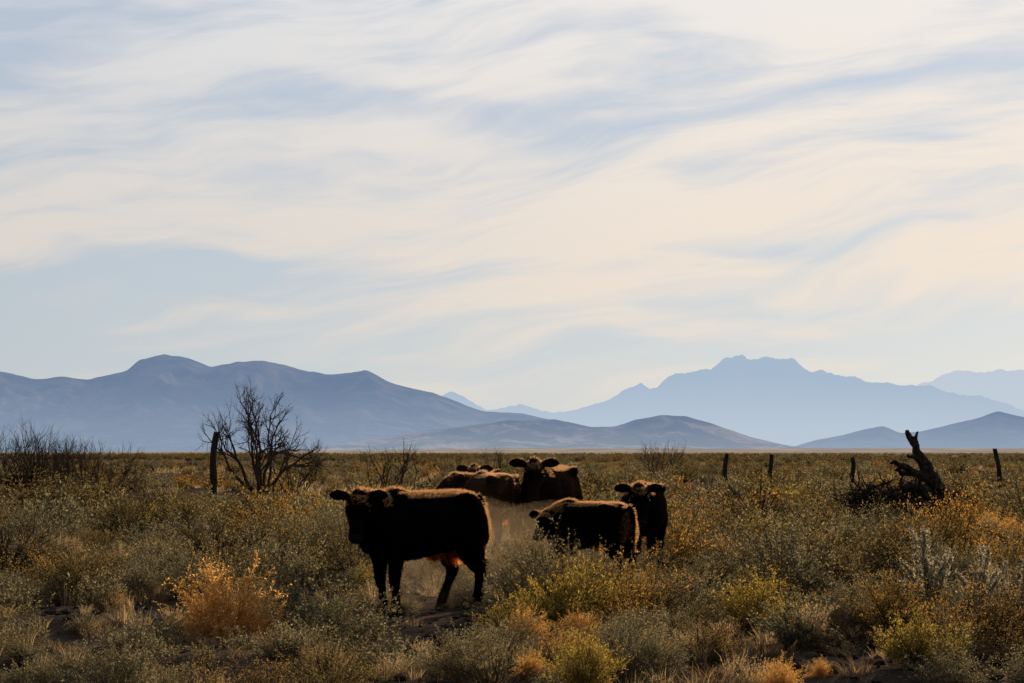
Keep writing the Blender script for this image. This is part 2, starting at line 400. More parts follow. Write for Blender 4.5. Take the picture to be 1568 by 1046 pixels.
def coat_mat(name, c1, c2):
    m, b, out = new_mat(name)
    tc = b.n('ShaderNodeTexCoord'); n = b.noise(tc.outputs['Object'], 4, 3, .6)
    p = b.n('ShaderNodeBsdfDiffuse'); b.l(b.mix(b.ss(n, .35, .65), c1, c2), p.inputs[0])
    p.inputs['Roughness'].default_value = .6
    b.l(p.outputs[0], out.inputs[0])
    return m
def hair_mat(name, dcol, tcol, f):
    m, b, out = new_mat(name)
    d = b.n('ShaderNodeBsdfDiffuse'); d.inputs[0].default_value = (*dcol, 1)
    t = b.n('ShaderNodeBsdfTranslucent'); t.inputs[0].default_value = (*tcol, 1)
    x = b.n('ShaderNodeMixShader'); x.inputs[0].default_value = f
    b.l(d.outputs[0], x.inputs[1]); b.l(t.outputs[0], x.inputs[2]); b.l(x.outputs[0], out.inputs[0])
    return m
black = coat_mat('black_coat', (.0045, .004, .004), (.009, .0072, .0065)); brown = coat_mat('brown_coat', (.055, .030, .018), (.10, .055, .032)); dkbrown = coat_mat('dark_brown_coat', (.012, .008, .0065), (.028, .018, .012))
h_black = hair_mat('black_hair', (.006, .005, .0045), (.010, .007, .0055), .3)
h_rim = hair_mat('rim_light_hair', (.012, .008, .006), (.85, .46, .20), .6)  # bright warm colour puts the sun's rim light into black coats
h_brown = hair_mat('brown_hair', (.07, .038, .022), (.14, .075, .04), .4)
h_brown_rim = hair_mat('brown_rim_light_hair', (.08, .045, .025), (.85, .50, .25), .6)  # rim light painted into the hair of the brown cows
h_dk = hair_mat('dark_brown_hair', (.014, .009, .007), (.035, .021, .013), .3)
h_belly_glow = hair_mat('belly_glow_hair', (.10, .035, .012), (.98, .38, .08), .8)  # orange colour stands in for backlight glowing through belly fur
m_hoof = coat_mat('hoof', (.02, .017, .014), (.03, .025, .02))
m_nose = coat_mat('muzzle_skin', (.03, .025, .023), (.05, .042, .038))
m_eye, b, out = new_mat('eye'); p = b.n('ShaderNodeBsdfPrincipled'); p.inputs['Base Color'].default_value = (.004, .003, .003, 1); p.inputs['Roughness'].default_value = .08; b.l(p.outputs[0], out.inputs[0])

def cow(name, loc, heading, sc, neck, head, mats, legs=None, seed=0, nfur=42000, tail_sw=.0, headsc=1.0):
    """neck=(yaw, elev, length)  head=(yaw,pitch) body-relative degrees"""
    legs = legs or {}
    V = []; F_ = []
    def add(vf):
        o = len(V); V.extend(vf[0]); F_.extend([tuple(i+o for i in f) for f in vf[1]])
    xs_ = [-.67, -.64, -.56, -.42, -.22, 0, .22, .38, .50, .60, .655]
    zc = [.93, .925, .895, .868, .85, .832, .82, .830, .85, .87, .89]
    hh = [.07, .15, .235, .27, .285, .30, .31, .305, .27, .20, .11]
    hw = [.06, .13, .20, .235, .25, .275, .265, .24, .21, .155, .08]
    add(tube([(x, 0, z) for x, z in zip(xs_, zc)], hh, hw, (0, 1, 0), 20))
    for s in (-1, 1):
        add(tube([(-.52, s*.12, 1.05), (-.36, s*.185, 1.075), (-.26, s*.13, 1.04)], [.04, .055, .04], [.04, .05, .04], (0, 1, 0)))
        add(tube([(.30, s*.06, 1.10), (.34, s*.15, .92), (.44, s*.18, .72), (.40, s*.14, .58)], [.06, .13, .13, .08], [.05, .09, .09, .05], (0, 1, 0)))
    add(tube([(.15, 0, 1.07), (.32, 0, 1.105), (.48, 0, 1.06)], [.05, .07, .06], [.06, .08, .07], (0, 1, 0)))
    add(tube([(.50, 0, .70), (.60, 0, .66), (.64, 0, .74)], [.06, .07, .05], [.07, .075, .05], (0, 1, 0)))  # brisket
    for s, key in ((1, 'fl'), (-1, 'fr')):
        dx, dy = legs.get(key, (0, 0))
        y = s*.135
        pts = [(.40, y, .80), (.385, y, .60), (.39+dx*.25, y, .46), (.405+dx*.5, y+dy*.5, .345), (.395+dx*.75, y+dy*.7, .22), (.40+dx, y+dy, .115), (.415+dx, y+dy, .065), (.425+dx, y+dy, .03), (.43+dx, y+dy, 0)]
        add(tube(pts, [.13, .098, .068, .054, .036, .046, .038, .050, .057], [.08, .072, .056, .050, .034, .043, .038, .048, .054], (0, 1, 0)))
    for s, key in ((1, 'hl'), (-1, 'hr')):
        dx, dy = legs.get(key, (0, 0)); y = s*.14
        pts = [(-.50, y*.8, .92), (-.47, y, .74), (-.45+dx*.2, y, .60), (-.50+dx*.4, y, .49), (-.575+dx*.6, y+dy*.5, .395), (-.565+dx*.8, y+dy*.8, .26), (-.55+dx, y+dy, .125), (-.53+dx, y+dy, .07), (-.52+dx, y+dy, .03), (-.515+dx, y+dy, 0)]
        add(tube(pts, [.16, .19, .145, .09, .06, .040, .047, .040, .050, .057], [.09, .11, .095, .066, .05, .036, .043, .038, .048, .054], (0, 1, 0)))
    add(tube([(-.12, 0, .58), (-.14, 0, .53), (-.15, 0, .495)], [.06, .04, .02], [.03, .025, .015], (0, 1, 0)))
    add(tube([(-.40, 0, .64), (-.38, 0, .56), (-.37, 0, .51)], [.07, .055, .03], [.06, .05, .03], (0, 1, 0)))
    add(tube([(-.62, 0, 1.08), (-.68, 0, 1.04), (-.715, tail_sw*.3, .90), (-.71, tail_sw*.6, .70), (-.69, tail_sw, .52), (-.68, tail_sw*1.1, .40), (-.68, tail_sw*1.1, .31)], [.035, .032, .024, .02, .03, .036, .01], [.035, .032, .024, .02, .03, .036, .01], (0, 1, 0), 8))
    nyw, nel, nl = R(neck[0]), R(neck[1]), neck[2]
    base = Vector((.42, 0, .90)); nd = Vector((math.cos(nyw)*math.cos(nel), math.sin(nyw)*math.cos(nel), math.sin(nel)))
    hyw, hpt = R(head[0]), R(head[1])
    f = Vector((math.cos(hyw)*math.cos(hpt), math.sin(hyw)*math.cos(hpt), math.sin(hpt))); sd_ = Vector((-math.sin(hyw), math.cos(hyw), 0)); up = f.cross(sd_)
    poll = base+Vector((.08, 0, .02))+nd*nl; h = headsc
    nside = Vector((-math.sin(nyw*.6), math.cos(nyw*.6), 0))
    add(tube([base-Vector((.12, 0, .02)), base+Vector((.05, 0, 0)), base.lerp(poll, .45)+Vector((.03, 0, .0)), base.lerp(poll, .8), poll+f*.03, poll+f*.10], [.27, .245, .19, .145, .115, .08], [.21, .185, .135, .11, .095, .07], nside, 16))
    hp = lambda t, v=0, s=0: poll+f*(t*h)+up*(v*h)+sd_*(s*h)
    add(tube([hp(-.06), hp(-.03), hp(.05, .005), hp(.13, .0), hp(.21, -.008), hp(.29, -.018), hp(.36, -.024), hp(.415, -.028), hp(.445, -.03)],
             [v*h for v in (.05, .085, .11, .115, .095, .078, .07, .068, .038)], [v*h for v in (.05, .085, .105, .107, .085, .067, .064, .072, .045)], sd_, 18))
    add(tube([hp(.02, .05), hp(-.035, .095), hp(-.05, .115)], [.05*h, .045*h, .02*h], [.06*h, .05*h, .02*h], sd_, 10))
    add(tube([hp(.10, -.06), hp(.22, -.075), hp(.34, -.07), hp(.39, -.055)], [.04*h, .04*h, .03*h, .015*h], [.06*h, .05*h, .04*h, .02*h], sd_, 10))
    for s in (1, -1):
        add(tube([hp(.09, .06, s*.06), hp(.14, .055, s*.085), hp(.18, .04, s*.07)], [.02, .03, .015], [.02, .025, .015], sd_, 8))
        e = [hp(.0, .045, s*.08), hp(-.02, .055, s*.13), hp(-.03, .05, s*.18), hp(-.035, .04, s*.235), hp(-.035, .03, s*.27)]
        add(tube(e, [.03*h, .048*h, .058*h, .045*h, .014*h], [.022*h, .02*h, .017*h, .014*h, .008*h], f*.7+up*.3, 12))
    me = remesh_obj('body', V, F_, .0125, 2)
    me.materials.append(mats[0]); me.materials.append(m_hoof); me.materials.append(m_nose)
    n = len(me.polygons); cen = np.zeros(n*3); me.polygons.foreach_get('center', cen); cen = cen.reshape(-1, 3)
    mi = np.zeros(n, dtype=np.int32); mi[cen[:, 2] < .055] = 1
    mz = np.array(hp(.43, -.02)); mi[np.linalg.norm(cen-mz, axis=1) < .055*h] = 2
    me.polygons.foreach_set('material_index', mi)
    emp = link(bpy.data.objects.new(name, None)); emp.location = loc; emp.rotation_euler = (0, 0, R(heading)); emp.scale = (sc,)*3
    link(bpy.data.objects.new('body', me), emp)
    Ve = []; Fe = []
    def sph(c, r, sq=1):
        o = len(Ve); N, M = 10, 7
        for j in range(M+1):
            th = math.pi*j/M
            for k in range(N):
                a = 2*math.pi*k/N; Ve.append(tuple(Vector(c)+Vector((math.sin(th)*math.cos(a), math.sin(th)*math.sin(a), math.cos(th)*sq))*r))
        for j in range(M):
            for k in range(N): Fe.append((o+j*N+k, o+j*N+(k+1) % N, o+(j+1)*N+(k+1) % N, o+(j+1)*N+k))
    for s in (1, -1):
        sph(hp(.15, .035, s*.096), .022*h); sph(hp(.437, .0, s*.035), .012*h)
    me2 = bpy.data.meshes.new('eyes'); me2.from_pydata(Ve, [], Fe); me2.materials.append(m_eye); me2.polygons.foreach_set('use_smooth', np.ones(len(Fe), dtype=bool))
    link(bpy.data.objects.new('eyes', me2), emp)
    rg = np.random.default_rng(seed)
    ar = np.zeros(n); me.polygons.foreach_get('area', ar); nor = np.zeros(n*3); me.polygons.foreach_get('normal', nor); nor = nor.reshape(-1, 3)
    ph = np.array(poll)
    ok = (cen[:, 2] > .07); ar = ar*ok
    ar = ar*np.where((nor[:, 2] > .75) & (cen[:, 2] > .8), 2.2, 1)      # denser coat along the topline
    idx = rg.choice(n, nfur, p=ar/ar.sum()); c = cen[idx]+rg.normal(0, .003, (nfur, 3)); nn = nor[idx]
    lay = np.array([-.7, 0, -.55])
    d = nn*.6+lay*.6+rg.normal(0, .2, (nfur, 3)); d /= np.linalg.norm(d, axis=1)[:, None]
    L = rg.uniform(.008, .02, nfur)
    nearp = (np.linalg.norm(c-ph, axis=1) < .30*h) & (np.linalg.norm(c-np.array(hp(.3)), axis=1) > .2)
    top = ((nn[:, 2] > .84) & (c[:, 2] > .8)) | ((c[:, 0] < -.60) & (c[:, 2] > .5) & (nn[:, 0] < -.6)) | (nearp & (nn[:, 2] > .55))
    L[top] *= 1.9; d[top] += nn[top]*.5  # longer fringe on topline, rear and head carries the painted rim light
    bel = (c[:, 2] < .62) & (c[:, 2] > .46) & (np.abs(c[:, 1]) < .10) & (((c[:, 0] > -.50) & (c[:, 0] < -.30)) | ((c[:, 0] > -.20) & (c[:, 0] < -.06)))
    L[bel] *= 3.2; d[bel] += np.array([0, 0, -.5])
    tl = (c[:, 0] < -.64) & (c[:, 2] < .5); L[tl] *= 2.5
    d /= np.linalg.norm(d, axis=1)[:, None]
    sv = np.cross(d, rg.normal(0, 1, (nfur, 3))); sv /= np.linalg.norm(sv, axis=1)[:, None]
    wd = .0018
    V4 = np.stack([c-sv*wd-nn*.003, c+sv*wd-nn*.003, c+d*L[:, None]+sv*wd*.35, c+d*L[:, None]-sv*wd*.35], 1).reshape(-1, 3)
    Q = np.arange(nfur*4).reshape(-1, 4)
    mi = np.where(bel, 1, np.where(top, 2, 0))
    link(bpy.data.objects.new('coat_hair', mesh_np('coat_hair', V4, Q, [mats[1], h_belly_glow, mats[2]], mi)), emp)
    return emp
def gl(x, y): return (x, y, float(gz(x, y))-.01)
BK = (black, h_black, h_rim); BR = (brown, h_brown, h_brown_rim); DK = (dkbrown, h_dk, h_brown_rim)
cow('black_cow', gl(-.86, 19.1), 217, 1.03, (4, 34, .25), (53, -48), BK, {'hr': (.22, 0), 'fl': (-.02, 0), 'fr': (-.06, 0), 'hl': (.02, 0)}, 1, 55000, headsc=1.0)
cow('brown_cow', gl(-.30, 29.5), 114, 1.10, (52, 20, .32), (90, -28), BR, {'hl': (.05, 0)}, 2, 32000)
cow('brown_cow', gl(-.50, 33), 262, 1.12, (0, 42, .26), (5, -30), BR, {}, 3, 15000)
cow('dark_brown_cow', gl(.57, 29.5), 250, 1.20, (8, 48, .27), (17, -48), DK, {}, 4, 32000, headsc=1.12)
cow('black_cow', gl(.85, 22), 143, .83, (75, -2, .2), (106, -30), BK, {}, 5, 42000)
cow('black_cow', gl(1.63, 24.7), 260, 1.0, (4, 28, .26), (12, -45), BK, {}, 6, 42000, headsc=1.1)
cow('dark_brown_cow', gl(-11.1, 45), 262, .88, (10, 0, .3), (10, -30), (dkbrown, h_dk, h_dk), {}, 7, 12000)

# ------------------------------------------------------------------ plants
def unit(a): return a/(np.linalg.norm(a, axis=-1, keepdims=True)+1e-9)
def ribbons(P, Wd, rg):
    n, k, _ = P.shape
    tg = P[:, -1]-P[:, 0]; sv = unit(np.cross(tg, rg.normal(0, 1, (n, 3))))[:, None]
    W_ = np.asarray(Wd).reshape(1, k, 1)
    V = np.stack([P-sv*W_, P+sv*W_], 2).reshape(-1, 3)
    base = (np.arange(n)[:, None]*2*k+2*np.arange(k-1)[None]).ravel()
    return V, np.stack([base, base+1, base+3, base+2], 1)
def leaves(pos, d, L, W_, rg):
    n = len(pos); d = unit(d); sv = unit(np.cross(d, rg.normal(0, 1, (n, 3))))
    L = L.reshape(-1, 1); W_ = W_.reshape(-1, 1)
    V = np.stack([pos, pos+d*L*.45+sv*W_, pos+d*L, pos+d*L*.45-sv*W_], 1).reshape(-1, 3)
    return V, np.arange(n*4).reshape(-1, 4)
def assemble(name, parts, mats):
    V = []; Q = []; M = []; o = 0
    for v, q, m in parts:
        V.append(v); Q.append(q+o); M.append(np.full(len(q), m)); o += len(v)
    me = mesh_np(name, np.concatenate(V), np.concatenate(Q), mats, np.concatenate(M))
    return bpy.data.objects.new(name, me)
def shrub(name, seed, mats, H=.7, Rr=.6, nst=120, ntw=7, nlf=6, ll=.028, lw=.0075, thmax=1.35, sw=.004, tws=.19, t0=.5, jit=.9, up=.35):
    rg = np.random.default_rng(seed)
    a = rg.uniform(0, 2*np.pi, nst); th = thmax*np.sqrt(rg.uniform(0, 1, nst))
    lump = 1+.25*np.sin(3*a+seed)*np.sin(th)+.18*np.sin(7*a+seed*2)
    ln_ = rg.uniform(.6, 1.08, nst)*lump
    tip = np.stack([np.sin(th)*np.cos(a)*Rr, np.sin(th)*np.sin(a)*Rr, H*(.12+.88*np.cos(th))], 1)*ln_[:, None]
    tip += rg.normal(0, .03, tip.shape)
    base = tip*np.array([.1, .1, 0]); ctl = tip*np.array([.35, .35, .62])+rg.normal(0, .04, tip.shape)
    def bez(t, i=slice(None)): t = t[..., None]; return (1-t)**2*base[i]+2*t*(1-t)*ctl[i]+t*t*tip[i]
    k = 5; P = np.stack([bez(np.full(nst, t)) for t in np.linspace(0, 1, k)], 1)
    parts = [(*ribbons(P, np.linspace(sw, sw*.35, k), rg), 0)]
    ii = np.repeat(np.arange(nst), ntw); t = rg.uniform(t0, 1, len(ii)); st = bez(t, ii)
    tg = unit(bez(np.minimum(t+.05, 1.05), ii)-st)
    d = unit(tg+rg.normal(0, .6, st.shape)+np.array([0, 0, up])); L = rg.uniform(.4, 1.1, len(ii))*tws*H
    en = st+d*L[:, None]; md = (st+en)/2+rg.normal(0, .008, st.shape)
    parts.append((*ribbons(np.stack([st, md, en], 1), [sw*.45, sw*.35, sw*.2], rg), 0))
    if nlf:
        jj = np.repeat(np.arange(len(ii)), nlf); s = rg.uniform(.1, 1.05, len(jj))
        pos = st[jj]+d[jj]*(L[jj]*s)[:, None]+rg.normal(0, .006, (len(jj), 3))
        v, q = leaves(pos, d[jj]+rg.normal(0, jit, pos.shape), rg.uniform(.5, 1.3, len(jj))*ll, rg.uniform(.5, 1.2, len(jj))*lw, rg)
        parts.append((v, q, 1))
    for pt in parts: pt[0][:, 2] = np.maximum(pt[0][:, 2], -.02)
    return assemble(name, parts, mats)
def grass(name, seed, mat, n=90, H=.32, r=.09, w_=.003, out_=.5, heads=False):
    rg = np.random.default_rng(seed); a = rg.uniform(0, 2*np.pi, n); rr = r*np.sqrt(rg.uniform(0, 1, n))
    base = np.stack([rr*np.cos(a), rr*np.sin(a), np.zeros(n)-.01], 1)
    a2 = a+rg.normal(0, .7, n); h = H*rg.uniform(.35, 1.1, n); o = out_*h*rg.uniform(.1, 1, n)
    dr = np.stack([np.cos(a2), np.sin(a2), np.zeros(n)], 1)
    P = [base+dr*(o*t**2)[:, None]+np.array([0, 0, 1])*(h*(t-.25*t*t*rg.uniform(0, 1, n)))[:, None] for t in np.linspace(0, 1, 4)]
    P = np.stack(P, 1)
    parts = [(*ribbons(P, np.array([1, .9, .65, .2])*w_, rg), 0)]
    if heads:
        jj = np.repeat(np.arange(n), 5); s = rg.uniform(0, 1, len(jj))[:, None]
        pos = P[jj, 2]*(1-s)+P[jj, 3]*s
        v, q = leaves(pos, rg.normal(0, .6, pos.shape)+np.array([0, 0, .6]), np.full(len(jj), .018), np.full(len(jj), .005), rg); parts.append((v, q, 0))
    return assemble(name, parts, [mat])

stem = leaf_mat('stem_grey', (.10, .08, .06), (.20, .16, .115), .1)
stemd = leaf_mat('stem_dark', (.03, .024, .019), (.08, .063, .047), .05)
stemg = leaf_mat('stem_straw', (.35, .22, .09), (.5, .34, .15), .35)
L_olive = leaf_mat('leaf_olive', (.09, .082, .05), (.20, .17, .095), .45)
L_grey = leaf_mat('leaf_greygreen', (.13, .135, .105), (.27, .25, .18), .45, (1.5, 1.3, .9))
L_yel = leaf_mat('leaf_yellowgreen', (.20, .175, .055), (.38, .30, .09), .5)
L_rust = leaf_mat('leaf_brown', (.13, .10, .06), (.27, .20, .115), .45)
L_gold = leaf_mat('leaf_gold', (.66, .42, .17), (.85, .58, .27), .55, (1.2, .97, .58))
L_orange = leaf_mat('leaf_orange', (.18, .125, .05), (.38, .24, .085), .5)
L_pale = leaf_mat('leaf_pale', (.36, .34, .28), (.52, .48, .39), .4, (1.2, 1.08, .88))
G_straw = leaf_mat('grass_straw', (.30, .24, .15), (.54, .44, .29), .45, (1.3, 1.08, .8))
G_brown = leaf_mat('grass_brown', (.14, .105, .07), (.28, .21, .135), .4, (1.3, 1.08, .8))

protos = []
def add_p(o): protos.append(o); return len(protos)-1
def nm(k): return 'p%02d_%s' % (len(protos), k)
T = {}
T['olive'] = [add_p(shrub(nm('olive'), 10+k, [stemd, L_olive], H=.72, Rr=.6, nst=160)) for k in range(3)]
T['grey'] = [add_p(shrub(nm('grey'), 20+k, [stem, L_grey], H=.68, Rr=.6, nst=170, lw=.0065)) for k in range(3)]
T['yel'] = [add_p(shrub(nm('yel'), 30+k, [stem, L_yel], H=.55, Rr=.5, nst=170, ntw=7, nlf=6, ll=.032, lw=.0055, thmax=1.2, up=.7, jit=.5)) for k in range(2)]
T['rust'] = [add_p(shrub(nm('rust'), 40+k, [stemd, L_rust], H=.65, Rr=.55, nst=130, ntw=7, nlf=5, ll=.026, lw=.007)) for k in range(3)]
T['orange'] = [add_p(shrub(nm('orange'), 45+k, [stemd, L_orange], H=.65, Rr=.55, nst=130, ntw=7, nlf=5, ll=.024, lw=.007)) for k in range(2)]
T['gold'] = [add_p(shrub(nm('gold'), 50+k, [stemg, L_gold], H=.62, Rr=.44, nst=320, ntw=12, nlf=6, ll=.022, lw=.0042, thmax=1.75, up=.1, t0=.4)) for k in range(2)]
T['plume'] = [add_p(shrub(nm('plume'), 60, [stem, L_pale], H=.62, Rr=.34, nst=16, ntw=80, nlf=6, ll=.02, lw=.006, thmax=.85, tws=.085, up=.9, jit=.5, t0=.3))]
T['dead'] = [add_p(shrub(nm('dead'), 70+k, [stemd, stemd], H=.55, Rr=.6, nst=70, ntw=9, nlf=0, thmax=1.5, sw=.006, tws=.3, t0=.3)) for k in range(2)]
T['straw'] = [add_p(grass(nm('straw'), 80+k, G_straw, heads=(k == 1))) for k in range(3)]
T['gbrown'] = [add_p(grass(nm('gbrown'), 90+k, G_brown, n=80, H=.25, r=.14, out_=.9)) for k in range(2)]
T['sage'] = [add_p(shrub(nm('sage'), 100+k, [stem, L_grey], H=.35, Rr=.3, nst=80, ntw=6, nlf=5, ll=.022, lw=.006)) for k in range(2)]
lo = dict(nst=46, ntw=6, nlf=4, ll=.05, lw=.014, sw=.008)
T['olive_f'] = [add_p(shrub(nm('olive_f'), 110+k, [stemd, L_olive], H=.72, Rr=.6, **lo)) for k in range(2)]
T['grey_f'] = [add_p(shrub(nm('grey_f'), 120+k, [stem, L_grey], H=.68, Rr=.6, **lo)) for k in range(2)]
T['yel_f'] = [add_p(shrub(nm('yel_f'), 130, [stem, L_yel], H=.55, Rr=.5, **lo))]
T['rust_f'] = [add_p(shrub(nm('rust_f'), 140+k, [stemd, L_rust], H=.65, Rr=.55, **lo)) for k in range(2)]
T['gold_f'] = T['rust_f']
T['orange_f'] = [add_p(shrub(nm('orange_f'), 150, [stemd, L_orange], H=.6, Rr=.5, **lo))]
T['dead_f'] = [add_p(shrub(nm('dead_f'), 160, [stemd, stemd], H=.7, Rr=.6, nst=40, ntw=6, nlf=0, sw=.01, tws=.3))]
T['straw_f'] = [add_p(grass(nm('straw_f'), 170, G_straw, n=60, H=.4, r=.3, w_=.009))]
col_p = bpy.data.collections.new('scrub_library')
for o in protos: col_p.objects.link(o)

def scatter(name, items):
    A = np.array(items, float)
    me = bpy.data.meshes.new(name); me.vertices.add(len(A)); me.vertices.foreach_set('co', A[:, :3].astype(np.float32).ravel())
    at = me.attributes.new('rot', 'FLOAT_VECTOR', 'POINT'); at.data.foreach_set('vector', np.stack([A[:, 6], A[:, 7], A[:, 3]], 1).astype(np.float32).ravel())
    at = me.attributes.new('scl', 'FLOAT_VECTOR', 'POINT'); at.data.foreach_set('vector', np.stack([A[:, 4], A[:, 4], A[:, 4]*A[:, 8]], 1).astype(np.float32).ravel())
    at = me.attributes.new('pid', 'INT', 'POINT'); at.data.foreach_set('value', A[:, 5].astype(np.int32))
    o = link(bpy.data.objects.new(name, me))
    ng = bpy.data.node_groups.new(name, 'GeometryNodeTree')
    ng.interface.new_socket('Geometry', in_out='INPUT', socket_type='NodeSocketGeometry'); ng.interface.new_socket('Geometry', in_out='OUTPUT', socket_type='NodeSocketGeometry')
    N = ng.nodes; gi = N.new('NodeGroupInput'); go = N.new('NodeGroupOutput')
    ci = N.new('GeometryNodeCollectionInfo'); ci.inputs['Collection'].default_value = col_p; ci.inputs['Separate Children'].default_value = True; ci.inputs['Reset Children'].default_value = True
    ip = N.new('GeometryNodeInstanceOnPoints'); ip.inputs['Pick Instance'].default_value = True
    def na_(nm, ty):
        q = N.new('GeometryNodeInputNamedAttribute'); q.data_type = ty; q.inputs['Name'].default_value = nm
        return [s for s in q.outputs if s.enabled and s.name == 'Attribute'][0]
    l = ng.links.new
    l(gi.outputs[0], ip.inputs['Points']); l(ci.outputs[0], ip.inputs['Instance']); l(na_('pid', 'INT'), ip.inputs['Instance Index'])
    e2r = N.new('FunctionNodeEulerToRotation'); l(na_('rot', 'FLOAT_VECTOR'), e2r.inputs[0]); l(e2r.outputs[0], ip.inputs['Rotation'])
    l(na_('scl', 'FLOAT_VECTOR'), ip.inputs['Scale']); l(ip.outputs[0], go.inputs[0])
    md = o.modifiers.new('scatter', 'NODES'); md.node_group = ng
    return o
rr = random.Random(5)
def item(kind, x, y, s, zs=1.0, tilt=.08):
    return (x, y, float(gz(x, y))-.02, rr.uniform(0, 6.28), s, rr.choice(T[kind]), rr.gauss(0, tilt), rr.gauss(0, tilt), zs)

clear = [(-.85, 19.0, .95), (-1.15, 18.2, .7), (-.5, 17.6, .6), (-.3, 20.0, .7), (-.85, 16.9, .6), (-.55, 15.3, .5), (-1.0, 17.6, .6), (-.4, 30, 1.2), (.5, 30.4, 1.0), (.9, 22, .7), (1.65, 24.5, .7), (-.6, 33, .8), (.2, 27, .8), (-.3, 25, .9), (-.9, 22.5, .9), (-3.4, 17.3, .6), (-4.2, 18.0, .7), (-3.2, 18.4, .5), (-3.6, 19.8, .4), (-6.6, 26.3, .9), (-4.6, 23.6, .6), (3.9, 27.2, .8), (5.3, 20.3, .6), (7.75, 38, .5), (-3.3, 15.6, .4), (-2.4, 15.5, .35), (3.2, 20.0, .5), (2.3, 24.0, .6), (1.75, 16.2, .35), (2.0, 14.3, .3)]
def free(x, y, r=0): return all((x-a)**2+(y-c)**2 > (q+r)**2 for a, c, q in clear)
hero = [
 ('gold', -2.38, 16.4, 1.08, 1.05), ('grey', -1.36, 16.1, .86, .95), ('olive', -1.6, 16.5, .7, .9), ('grey', .22, 19.2, .98, 1.15), ('olive', .65, 19.8, .95, 1.0), ('grey', .95, 20.2, .8, 1.0),
 ('yel', .42, 17.5, 1.05, 1.0), ('yel', .75, 17.9, .9, 1.0), ('orange', 1.08, 18.2, 1.0, 1.15), ('orange', .9, 17.2, .8, .9), ('yel', .0, 16.9, .7, .9), ('olive', .55, 18.5, .9, 1.1),
 ('grey', -2.45, 20.6, 1.0, .95), ('olive', -3.0, 21.5, 1.0, .9), ('olive', -1.75, 22.3, 1.05, 1.1),
 ('grey', 2.9, 21.5, 1.25, 1.05), ('olive', 3.5, 22.6, 1.2, 1.0), ('olive', 2.0, 20.3, .9, .9), ('orange', 2.15, 26.5, 1.3, 1.15),
 ('orange', 5.15, 24.2, 1.2, 1.3), ('orange', 5.5, 24.6, 1.4, 1.15), ('olive', 4.6, 23.5, 1.3, 1.0),
 ('plume', 3.55, 17.0, 1.1, 1.1), ('plume', 4.0, 17.2, 1.0, 1.15), ('plume', 4.35, 17.1, .9, 1.1), ('grey', 3.85, 16.7, .7, .9), ('sage', 2.15, 15.4, 1.2, 1.0), ('straw', 2.2, 15.3, 1.2, 1.0), ('straw', 2.3, 15.45, 1.1, 1.0),
 ('orange', 3.25, 14.6, .85, 1.0), ('rust', 3.7, 15.1, .8, 1.1), ('yel', 2.75, 13.6, .7, 1.0), ('orange', 3.0, 15.9, .8, .9), ('orange', 4.0, 14.9, .8, .8), ('grey', 1.6, 18.4, .85, .95), ('olive', 2.3, 18.2, .9, .9), ('rust', 1.5, 15.2, .6, .9),
 ('orange', -5.0, 22.2, 1.0, .9), ('grey', -4.1, 22.8, 1.1, .9), ('rust', -2.8, 18.6, .5, .8), ('olive', -4.3, 15.6, .7, .9), ('grey', -4.9, 17.4, .8, .9), ('olive', -4.4, 20.4, .9, .9), ('rust', -5.5, 19.6, .8, .9),
 ('sage', -2.7, 14.2, 1.0, 1.0), ('grey', -3.9, 14.6, .6, 1.0), ('dead', -3.3, 22.6, 1.3, 1.2), ('dead', -2.0, 15.2, .8, .5), ('dead', 2.6, 14.9, .9, .6),
 ('dead', 3.3, 25.2, 1.3, .8), ('dead', -4.9, 19.3, .9, .6), ('orange', 8.5, 36.6, 1.3, 1.0), ('olive', 6.8, 36.4, 1.0, 1.0),
 ('olive', -10.6, 43.4, 1.6, .9), ('rust', -11.6, 43.2, 1.5, .95), ('olive', -9.7, 43.8, 1.5, .9),
 ('grey', -.1, 15.4, .65, .8), ('grey', .9, 15.3, .7, .85), ('rust', .3, 14.2, .55, .8), ('olive', 1.5, 17.2, .6, .8), ('sage', -.9, 14.6, 1.0, .9), ('sage', -1.5, 13.9, 1.0, .9), ('grey', -3.2, 13.6, .5, .9),
]
items = [item(k, x, y, s, z) for k, x, y, s, z in hero]
placed = [(h[1], h[2], .42*h[3]) for h in hero]
def pick(x, y):
    v = mn.noise(Vector((x*.13, y*.09, 0)))+mn.noise(Vector((x*.5, y*.4, 7)))*.6
    u = rr.random()+v*.6
    if u < .06: return 'orange'
    if u < .32: return 'olive'
    if u < .69: return 'grey'
    if u < .86: return 'rust'
    if u < .92: return 'yel'
    if u < 1.06: return 'dead'
    return 'gold'
for _ in range(8000):
    y = 11.5+(rr.random()**.6)*38.5; x = rr.uniform(-1, 1)*(y*.30+3)
    if mn.noise(Vector((x*.45, y*.30, 2))) < -.22: continue
    if not free(x, y, .22): continue
    s = rr.choice((.45, .6, .8, 1.0, 1.2, 1.45))*rr.uniform(.9, 1.1)*(1 if y > 19 else .68)
    k = pick(x, y)
    if y < 16: s = min(s, .55)
    if k == 'gold': s *= .7
    if 15 < y < 18.6 and -1.75 < x < -.2: s *= .4
    if 19.5 < y < 24 and .3 < x < 2.1: s *= .55
    if 24 < y < 31 and -1.6 < x < 2: s *= .6
    r_ = .46*s
    if any((x-a)**2+(y-c)**2 < (r_+q)**2*.72 for a, c, q in placed): continue
    if y > 34: k += '_f'
    placed.append((x, y, r_)); items.append(item(k, x, y, s, rr.uniform(.75, 1.15)))
